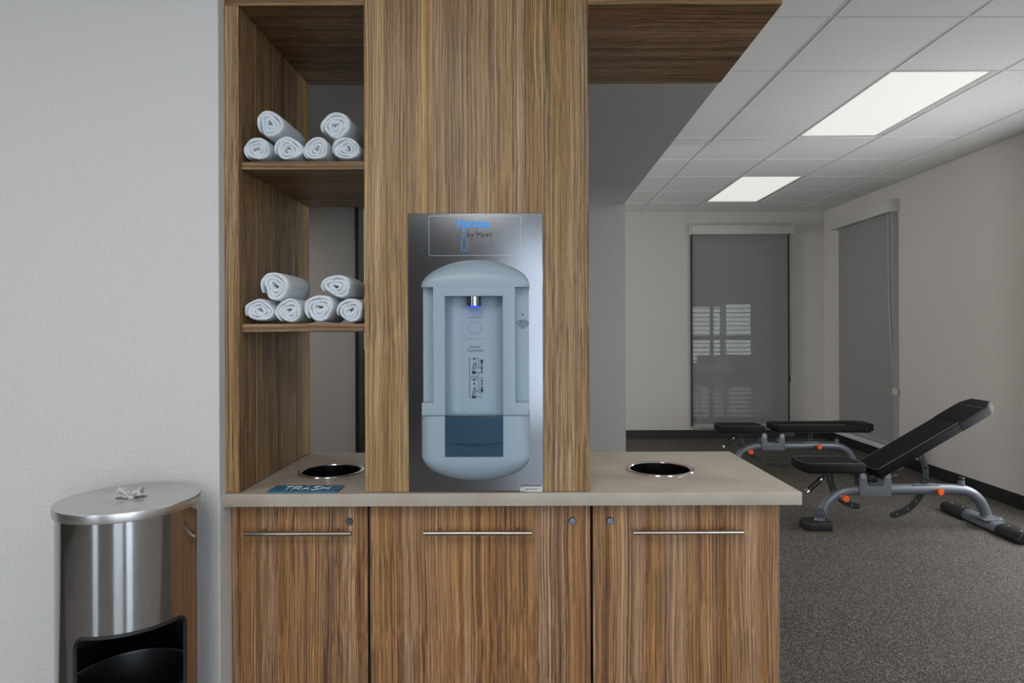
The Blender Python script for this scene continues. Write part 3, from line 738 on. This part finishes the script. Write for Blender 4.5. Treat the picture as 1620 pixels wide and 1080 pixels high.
# ------------------------------------------------------------------ towels
def towel(px, py, hw, hh, seed, label, Yf=1.838, L=.195):
    rnd = random.Random(seed); s = Yf / 1018
    cx_, cz_ = (px - 832) * s, 1.325 + (520 - py) * s
    rx, rz = (hw + 2.6) * s, (hh + 1.8) * s
    shelf = 1.8045 if cz_ > 1.5 else 1.342
    if cz_ - shelf < .05: cz_ = shelf + rz * .93          # bottom row rests on its shelf
    turns = 2.9 + rnd.random() * .6; per = 30; n = int(turns * per)
    ph0 = rnd.random() * 6.28; ph1, ph2 = rnd.random() * 6.28, rnd.random() * 6.28
    pitch = .97 / (turns + .25)
    end = -math.pi * .75 + rnd.uniform(-.35, .35)            # loose edge lies low
    ctr = []
    for i in range(n + 1):
        th = i / per * 2 * math.pi; f_ = i / n
        rr = .12 + (1 - pitch * .5 - .12) * f_
        wob = 1 + (.26 * (1 - f_) + .03) * math.sin(2 * th + ph1) * .7 + (.22 * (1 - f_) + .015) * math.sin(3 * th * .97 + ph2)
        ang = end - (turns * 2 * math.pi - th)
        ctr.append((rr * wob * math.cos(ang), rr * wob * math.sin(ang)))
    hl = pitch * .43
    def normals():
        out = []
        for i in range(n + 1):
            a = ctr[max(i - 1, 0)]; b = ctr[min(i + 1, n)]
            d = Vector((b[0] - a[0], b[1] - a[1])).normalized(); out.append(Vector((d.y, -d.x)))
        return out
    nr = normals()
    bm = bmesh.new(); rings = []
    ystops = [(0, .35), (.002, .72), (.006, .95), (.013, 1.04), (L * .35, 1.10), (L * .7, 1.10), (L - .01, 1.04), (L, .4)]
    for yi, (yy, th_) in enumerate(ystops):
        ring_ = []
        for side in (1, -1):
            rng = range(n + 1) if side == 1 else range(n, -1, -1)
            for i in rng:
                tp = min(1, (n - i) / 5 + .25) * min(1, i / 4 + .3)
                p = Vector(ctr[i]) + nr[i] * hl * th_ * side * tp
                z = p.y * rz
                z = max(z, -rz * .93)
                x = p.x * rx
                nn = noise.noise_vector(Vector((x * 40 + seed * 7, yy * 22, z * 40))) * .0036
                f_ = i / n
                ring_.append(bm.verts.new((cx_ + x + nn.x, Yf + yy + (nn.y * 1.6 + (1 - f_) * .004 if yi < 4 else 0), max(cz_ + z + nn.z, cz_ - rz * .93))))
        rings.append(ring_)
    m = len(rings[0]); 
    for a, b in zip(rings, rings[1:]):
        for k in range(m): bm.faces.new((a[k], a[(k + 1) % m], b[(k + 1) % m], b[k]))
    for ring_ in (rings[0], rings[-1]):
        for i in range(n): bm.faces.new((ring_[i], ring_[i + 1], ring_[m - 2 - i], ring_[m - 1 - i]))
    o = obj('rolled_towel', bm, 'towel', None, True, 80)
    # put the object's origin at the roll's resting line
    base = Vector((cx_, Yf + L / 2, cz_ - rz * .93)); o.data.transform(Matrix.Translation(-base)); o.location = base
    tag(o, label, 'towel', 'rolled white towels on the shelves')
    return o
UP, LO = 'on the upper shelf', 'on the lower shelf'
TW = [(407.5, 232.5, 20.5, 20, 'rolled white towel %s, in the bottom row against the side panel' % UP),
      (457, 232.5, 21.5, 20, 'rolled white towel %s, second in the bottom row from the side panel' % UP),
      (501, 233, 20, 19.5, 'rolled white towel %s, third in the bottom row from the side panel' % UP),
      (549, 233, 21, 19.5, 'rolled white towel %s, in the bottom row against the tower' % UP),
      (428.5, 195, 21.5, 22.5, 'rolled white towel %s, on top of the pair nearest the side panel' % UP),
      (532, 197.5, 24, 23.5, 'rolled white towel %s, on top of the pair nearest the tower' % UP),
      (410.5, 492, 22.5, 19.5, 'rolled white towel %s, in the bottom row against the side panel' % LO),
      (457, 492, 22, 19.5, 'rolled white towel %s, second in the bottom row from the side panel' % LO),
      (505, 488.5, 24, 23.5, 'rolled white towel %s, third in the bottom row from the side panel' % LO),
      (554, 492, 21.5, 19.5, 'rolled white towel %s, in the bottom row against the tower' % LO),
      (435, 452, 23.5, 24, 'rolled white towel %s, on top of the pair nearest the side panel' % LO),
      (533, 452, 24, 20, 'rolled white towel %s, on top of the pair nearest the tower' % LO)]
for i, (a, b, c, d, lab) in enumerate(TW): towel(a, b, c, d, i + 3, lab)

# ------------------------------------------------------------------ stainless wipe dispenser bin
BX, BY, BR, BT = -.9853, 1.5977, .158, .9108
bn = thing('wipe_dispenser_bin', (BX, BY, 0), 'tall round brushed steel wipe dispenser bin with an open front', 'trash can')
rb = .1525
A0, A1, ZB, ZT = -12, 80, .452, .632
def opening(a):
    """lower and upper edge of the front opening at angle a (degrees)"""
    if a <= A0 or a >= A1: return None
    m_ = (A0 + A1) / 2; e = min(a - A0, A1 - a) * math.pi / 180 * rb
    r_ = .022
    k = 0 if e >= r_ else r_ - math.sqrt(max(r_ * r_ - (r_ - e) ** 2, 0))
    return ZB + k, ZT - k
angs = sorted(set([-180 + 360 * i / 120 for i in range(120)] + [A0 + d for d in (0, .02, .3, 1, 2, 3.5, 5, 7, 8.5)] + [A1 - d for d in (0, .02, .3, 1, 2, 3.5, 5, 7, 8.5)]))
def ang_pt(a, z, r=rb): return (BX + r * math.sin(R(a)), BY - r * math.cos(R(a)), z)
bm = bmesh.new(); cols = []
for a in angs:
    op = opening(a) or ((ZB + ZT) / 2, (ZB + ZT) / 2)
    col = []
    for r in (rb, rb - .0015):
        col.append([bm.verts.new(ang_pt(a, z, r)) for z in (.012, op[0], op[1], BT - .012)])
    cols.append((a, col))
for i in range(len(cols)):
    a, c0 = cols[i]; a2, c1 = cols[(i + 1) % len(cols)]
    for k in (0, 1):
        bm.faces.new((c0[k][0], c1[k][0], c1[k][1], c0[k][1])); bm.faces.new((c0[k][2], c1[k][2], c1[k][3], c0[k][3]))
    if not (opening(a) or opening(a2)):
        pass
bmesh.ops.remove_doubles(bm, verts=bm.verts, dist=1e-6)
obj('body', bm, 'steel_can', bn, angle=30)
loop = [ang_pt(a, opening(a)[1]) for a in angs if opening(a)] + [ang_pt(a, opening(a)[0]) for a in angs[::-1] if opening(a)]
bd_ = obj('opening_trim', T(loop, .0045, 8, closed=True), 'rubber_black', bn)
obj('base_ring', lathe(bmesh.new(), [(rb + .001, .0), (rb + .001, .014), (rb - .006, .014), (rb - .006, 0), (rb + .001, 0)], BX, BY, 0, 64), 'rubber_black', bn)
obj('inner_bucket', lathe(bmesh.new(), [(.001, .03), (.12, .03), (.139, .455), (.144, .460), (.1445, .466), (.139, .468), (.137, .462), (.118, .034), (.001, .034)], BX, BY, 0, 64), 'plastic_black', bn)
obj('inner_ceiling', lathe(bmesh.new(), [(.001, .70), (.150, .70), (.150, .704), (.001, .704)], BX, BY, 0, 48), 'plastic_black', bn)
# lid with slotted centre
def ellipse(cx, cy, a, b, rot, n=28):
    c, s = math.cos(rot), math.sin(rot)
    return [(cx + a * math.cos(t) * c - b * math.sin(t) * s, cy + a * math.cos(t) * s + b * math.sin(t) * c) for t in [2 * math.pi * k / n for k in range(n)]]
lid = obj('lid', plate(circ(BX, BY, BR, 96), [ellipse(BX + .004, BY, .036, .020, R(12))], .022, .0015, at=BT - .011), 'steel_lid', bn, angle=30)
obj('dispenser_well', lathe(bmesh.new(), [(.045, -.024), (.045, -.06), (.001, -.06)], BX + .004, BY, BT, 32), 'liner', bn)
# the wipe pulled up through the slot: a pinched twist opening into two crumpled lobes
bm = bmesh.new(); nu, nv = 26, 14; g = []
for i in range(nu + 1):
    u = -1 + 2 * i / nu; row = []
    for j in range(nv + 1):
        v = -1 + 2 * j / nv
        wdt = .006 + .017 * abs(u) ** .7
        x = u * .026; y = v * wdt * .8; z = .006 + .018 * abs(u) ** 1.3 - .010 * v * v * abs(u) + .005 * math.sin(v * 7 + u * 5) * (.3 + abs(u))
        if abs(u) < .15: z -= .004
        nn = noise.noise_vector(Vector((x * 90, y * 90, 3.1))) * .005
        row.append(bm.verts.new((BX + .004 + x * math.cos(.2) - y * math.sin(.2) + nn.x, BY + x * math.sin(.2) + y * math.cos(.2) + nn.y, BT + max(z + nn.z, .0012) - (.0 if abs(u) > .1 else .006))))
    g.append(row)
for i in range(nu):
    for j in range(nv): bm.faces.new((g[i][j], g[i + 1][j], g[i + 1][j + 1], g[i][j + 1]))
bmesh.ops.solidify(bm, geom=bm.faces[:], thickness=.0012)
tube(bm, [(BX + .004, BY, BT - .03), (BX + .003, BY + .001, BT - .012), (BX + .004, BY, BT + .004)], [.009, .006, .007], 10)
wp = obj('paper_wipe', bm, 'tissue', None, True, 70)
wp.data.transform(Matrix.Translation((-BX, -BY, -BT))); wp.location = (BX, BY, BT)
tag(wp, 'white crumpled wipe poking out of the steel bin lid', 'wipe')

# ------------------------------------------------------------------ weight benches
def smooth_path(pts, n=6):
    """Catmull-Rom through the points"""
    P = [Vector(p) for p in pts]; out = []
    for i in range(len(P) - 1):
        p0, p1, p2, p3 = P[max(i - 1, 0)], P[i], P[i + 1], P[min(i + 2, len(P) - 1)]
        for k in range(n):
            t = k / n
            out.append(.5 * ((2 * p1) + (p2 - p0) * t + (2 * p0 - 5 * p1 + 4 * p2 - p3) * t * t + (3 * p1 - p0 - 3 * p2 + p3) * t ** 3))
    return out + [P[-1]]
def bench(dx, yc, tilt, label):
    t = thing('weight_bench', (2.4 + dx, yc, 0), label, 'bench', 'weight benches')
    X = lambda x: x + dx
    def P3(x, y, z): return (x + dx, yc + y, z)
    # frame beam
    path = smooth_path([P3(1.935, 0, .045), P3(1.955, 0, .105), P3(2.005, 0, .185), P3(2.085, 0, .237), P3(2.20, 0, .254), P3(2.50, 0, .255), P3(2.82, 0, .255), P3(2.93, 0, .235), P3(3.00, 0, .175), P3(3.04, 0, .092)], 8)
    beam = obj('beam', tube(bmesh.new(), path, .034, 20), 'bench_frame', t)
    # front foot
    foot = [(1.845, -.075), (1.99, -.075), (2.0, -.06), (2.0, .06), (1.99, .075), (1.845, .075), (1.825, .045), (1.825, -.045)]
    obj('front_foot', plate([(X(a), yc + b) for a, b in foot], [], .055, .008, at=.0275), 'rubber_black', t)
    # name plate on the front of the beam
    pl = B(-.036, .036, -.006, .006, -.032, .032, .005)
    pl.transform(Matrix.Translation(P3(1.930, -.026, .108)) @ Matrix.Rotation(R(-40), 4, 'Z') @ Matrix.Rotation(R(-12), 4, 'Y'))
    npl = obj('name_plate', pl, 'plate_grey', t)
    o = text('lettering', 'PRECOR', .0150, (0, 0, 0), 'stitch', npl)
    o.data.transform(Matrix.Translation(P3(1.926, -.0325, .108)) @ Matrix.Rotation(R(-40), 4, 'Z') @ Matrix.Rotation(R(-12), 4, 'Y'))
    # saddle bracket: one plate on each side of the beam
    prof = [(2.185, .222), (2.395, .222), (2.395, .345)] + arc(2.370, .350, .025, 0, 180, 8) + [(2.345, .30), (2.335, .285), (2.245, .285), (2.235, .30), (2.235, .345)] + arc(2.210, .350, .025, 0, 180, 8) 
    for sy in (-1, 1):
        br = obj('bracket', plate([(X(a), b) for a, b in prof], [], .007, .001, plane='XZ', at=yc + sy * .036), 'bench_frame', t)
        for bx_ in (2.210, 2.370):
            obj('bolt', lathe(bmesh.new(), [(.018, 0), (.018, sy * .004), (.011, sy * .004), (.011, sy * .009), (.006, sy * .009), (.006, sy * .006), (.0005, sy * .006)], X(bx_), yc + sy * .0395, .350, 20, 'Y'), 'bolt', br)
    # seat pad (slightly wedged)
    hw = .135
    so = [(1.795, -hw + .035), (1.835, -hw), (2.165, -hw), (2.19, -hw + .02), (2.19, hw - .02), (2.165, hw), (1.835, hw), (1.795, hw - .035), (1.78, 0)]
    sp = plate([(X(a), yc + b) for a, b in so], [], .062, .014, at=.421, res=4)
    st = obj('seat_pad', sp, 'bench_vinyl', t, angle=50)
    inset = [(a + (.012 if a < 1.9 else -.012), b * (1 - .012 / hw)) for a, b in so]
    obj('stitching', T([(X(a), yc + b, .4515) for a, b in inset], .0013, 6, closed=True), 'stitch', st)
    obj('seat_board', B(X(1.83), X(2.17), yc - .09, yc + .09, .378, .389), 'bench_black', t)
    hg = B(X(2.185), X(2.235), yc - .03, yc + .03, .335, .377, .004)
    obj('seat_hinge', hg, 'bench_black', t)
    # seat arc
    def strap(cx, cz, r, a0, a1, w_, nh, y, m, th=.010):
        outer = arc(cx, cz, r + w_ / 2, a0, a1, 20) 
        c1 = (cx + r * math.cos(R(a1)), cz + r * math.sin(R(a1))); s_ = 1 if a1 > a0 else -1
        e1 = arc(c1[0], c1[1], w_ / 2, a1, a1 + 180 * s_, 8)[1:-1]
        inner = arc(cx, cz, r - w_ / 2, a1, a0, 20)
        hs = []
        for k in range(nh):
            a = a0 + (a1 - a0) * (k + .6) / nh
            hs.append([(cx + r * math.cos(R(a)) + p[0], cz + r * math.sin(R(a)) + p[1]) for p in circ(0, 0, w_ * .20, 12)])
        return outer + e1 + inner, hs
    so_, hs = strap(2.21, .35, .205, 172, 262, .042, 4, 0, None)
    obj('seat_arc', plate([(X(a), b) for a, b in so_], [[(X(a), b) for a, b in h] for h in hs], .010, .001, plane='XZ', at=yc - .008), 'bench_black', t)
    # seat handle
    hd = obj('seat_handle', T([P3(1.97, -.05, .385), P3(1.945, -.05, .352), P3(1.925, -.05, .335)], .010, 10), 'bench_black', t)
    obj('handle_grip', T([P3(1.925, -.05, .335), P3(1.845, -.05, .262)], .0175, 12), 'rubber_black', hd)
    for a, b in (((1.928, .338), (1.920, .3305)), ((1.846, .263), (1.833, .251))):
        obj('handle_ring', T([P3(a[0], -.05, a[1]), P3(b[0], -.05, b[1])], .0182, 12), 'chrome', hd)
    # knobs
    for kx, kz in ((2.075, .214), (2.69, .256)):
        pn = obj('pull_pin', T([P3(kx - .012, -.020, kz), P3(kx - .008, -.046, kz)], .011, 12), 'bolt', t)
        kn = obj('knob', lathe(bmesh.new(), [(.010, -.044), (.013, -.052), (.014, -.064), (.021, -.068), (.0215, -.084), (.019, -.088), (.001, -.088)], X(kx), yc, kz, 20, 'Y'), 'orange', t)
    # beam stop
    stp = obj('beam_stop', lathe(bmesh.new(), [(.021, .27), (.021, .315), (.001, .315)], X(2.877), yc, 0, 20), 'bench_frame', t)
    obj('stop_cap', lathe(bmesh.new(), [(.0215, .3155), (.0215, .330), (.018, .334), (.001, .334)], X(2.877), yc, 0, 20), 'rubber_black', stp)
    obj('slot_plate', B(X(2.55), X(2.72), yc - .024, yc + .024, .282, .290, .002), 'bench_frame', t)
    # back pad and its arc turn together about the hinge
    hx, hz = X(2.370), .350
    def turn(bm):
        bm.transform(Matrix.Translation((hx, yc, hz)) @ Matrix.Rotation(-R(tilt), 4, 'Y')); return bm
    L0, L1 = -.085, .80
    bo = [(L0, -hw + .02), (L0 + .02, -hw), (L1 - .06, -hw), (L1, -hw + .05), (L1, hw - .05), (L1 - .06, hw), (L0 + .02, hw), (L0, hw - .02)]
    bpad = obj('back_pad', turn(plate(bo, [], .062, .014, at=.080, res=4)), 'bench_vinyl', t, angle=50)
    ins = [(a + (.012 if a < 0 else -.012), b * (1 - .012 / hw)) for a, b in bo[:]]
    obj('stitching', turn(T([(a, b, .1105) for a, b in ins], .0013, 6, closed=True)), 'stitch', bpad)
    cv = [(L1 - .27, -hw - .002), (L1 - .06, -hw - .002), (L1 + .003, -hw + .05), (L1 + .003, hw - .05), (L1 - .06, hw + .002), (L1 - .27, hw + .002)]
    obj('end_cover', turn(plate(cv, [], .066, .014, at=.0805, res=4)), 'bench_vinyl', bpad, angle=50)
    obj('seam', turn(T([(L1 - .085, -hw - .002, .062), (L1 - .085, -hw + .001, .104), (L1 - .085, -hw + .02, .1138), (L1 - .085, hw - .02, .1138), (L1 - .085, hw, .10)], .0012, 6)), 'stitch', bpad)
    obj('back_board', turn(B(L0 + .06, L1 - .03, -.10, .10, .036, .0485, .003)), 'bench_black', t)
    obj('back_hinge', turn(B(-.03, .12, -.028, .028, -.018, .0355, .004)), 'bench_black', t)
    so_, hs = strap(0, 0, .272, 5, -108, .042, 7, 0, None)
    ab = plate(so_, hs, .010, .001, plane='XZ', at=.0)
    tube(ab, [(.272, 0, .0), (.272, 0, .04)], .014, 8)
    obj('back_arc', turn(ab), 'bench_black', t)
    # rear stabiliser with black end covers
    def half(w_, h_): return [(-w_, .012), (w_, .012), (w_, h_ * .55), (w_ * .8, h_ * .85), (w_ * .45, h_), (-w_ * .45, h_), (-w_ * .8, h_ * .85), (-w_, h_ * .55)]
    sx = X(3.06)
    obj('stabiliser', plate([(sx + a, b) for a, b in half(.062, .062)], [], .60, .002, plane='XZ', at=yc + .02), 'bench_frame', t)
    for y0, y1 in ((-.35, -.14), (.18, .40)):
        ec = obj('end_cover', plate([(sx + a, b - .001) for a, b in half(.068, .071)], [], y1 - y0, .006, plane='XZ', at=yc + (y0 + y1) / 2), 'plastic_black', t)
        for f_ in (.25, .75):
            obj('screw', lathe(bmesh.new(), [(.0075, .0), (.0075, .003), (.001, .004)], sx - .012, yc + y0 + (y1 - y0) * f_, .0695, 12), 'bolt', ec)
        obj('rubber_foot', B(sx - .05, sx + .05, yc + y0 + .02, yc + y1 - .02, 0, .0115, .002), 'rubber_black', t)
    mp_ = obj('mount_plate', B(sx - .075, sx + .055, yc - .07, yc + .07, .0615, .070, .002), 'bench_frame', t)
    for by_ in (-.05, .05):
        obj('bolt', lathe(bmesh.new(), [(.014, .070), (.014, .073), (.009, .073), (.009, .082), (.001, .083)], sx + .038, yc + by_, 0, 16), 'bolt', mp_)
    obj('rear_step', B(sx + .05, sx + .22, yc - .27, yc - .19, .030, .055, .004), 'bench_frame', t)
bench(0, 4.26, 30, 'black padded weight bench with its backrest raised on an incline')
bench(-.06, 5.85, 0, 'black padded weight bench set flat in front of the back wall shade')

# ------------------------------------------------------------------ ball rack glimpsed through the shelves
rk = thing('ball_rack', (-1.32, 5.55, 0), 'black upright rack glimpsed through the towel shelves', 'rack')
rx0, rx1, ry0, ry1 = -1.60, -1.02, 5.40, 5.72
for x_ in (rx0, rx1):
    for y_ in (ry0, ry1): obj('post', B(x_ - .02, x_ + .02, y_ - .02, y_ + .02, 0, 1.12), 'plastic_black', rk, False)
for z_ in (.10, .43, .76): obj('shelf', B(rx0 + .021, rx1 - .021, ry0 - .02, ry1 + .02, z_, z_ + .02), 'plastic_black', rk, False)
obj('top_board', B(rx0 - .02, rx1 + .02, ry0 - .02, ry1 + .02, 1.121, 1.15), 'plastic_black', rk, False)
obj('back_panel', B(rx0 + .021, rx1 - .021, ry1 + .021, ry1 + .03, .0, 1.12), 'plastic_black', rk, False)
def ball(x, y, z, r, m, label):
    bm = bmesh.new(); bmesh.ops.create_uvsphere(bm, u_segments=32, v_segments=20, radius=r)
    for v in bm.verts:
        lon = math.atan2(v.co.y, v.co.x); k = min(abs(math.sin(lon * 3)), 1)
        v.co *= 1 - .012 * (1 - min(1, k * 6))
    o = obj('medicine_ball', bm, m, None, True, 60); o.location = (x, y, z + r)
    tag(o, label, 'ball', 'medicine balls on the rack')
ball(-1.43, 5.53, .7805, .125, 'ball_tan', 'tan medicine ball on the top level of the black rack')
ball(-1.17, 5.53, .7805, .125, 'ball_black', 'black medicine ball on the top level of the black rack')
ball(-1.43, 5.53, .4505, .13, 'ball_black', 'black medicine ball on the middle level of the black rack')
ball(-1.16, 5.53, .4505, .13, 'ball_tan', 'tan medicine ball on the middle level of the black rack')
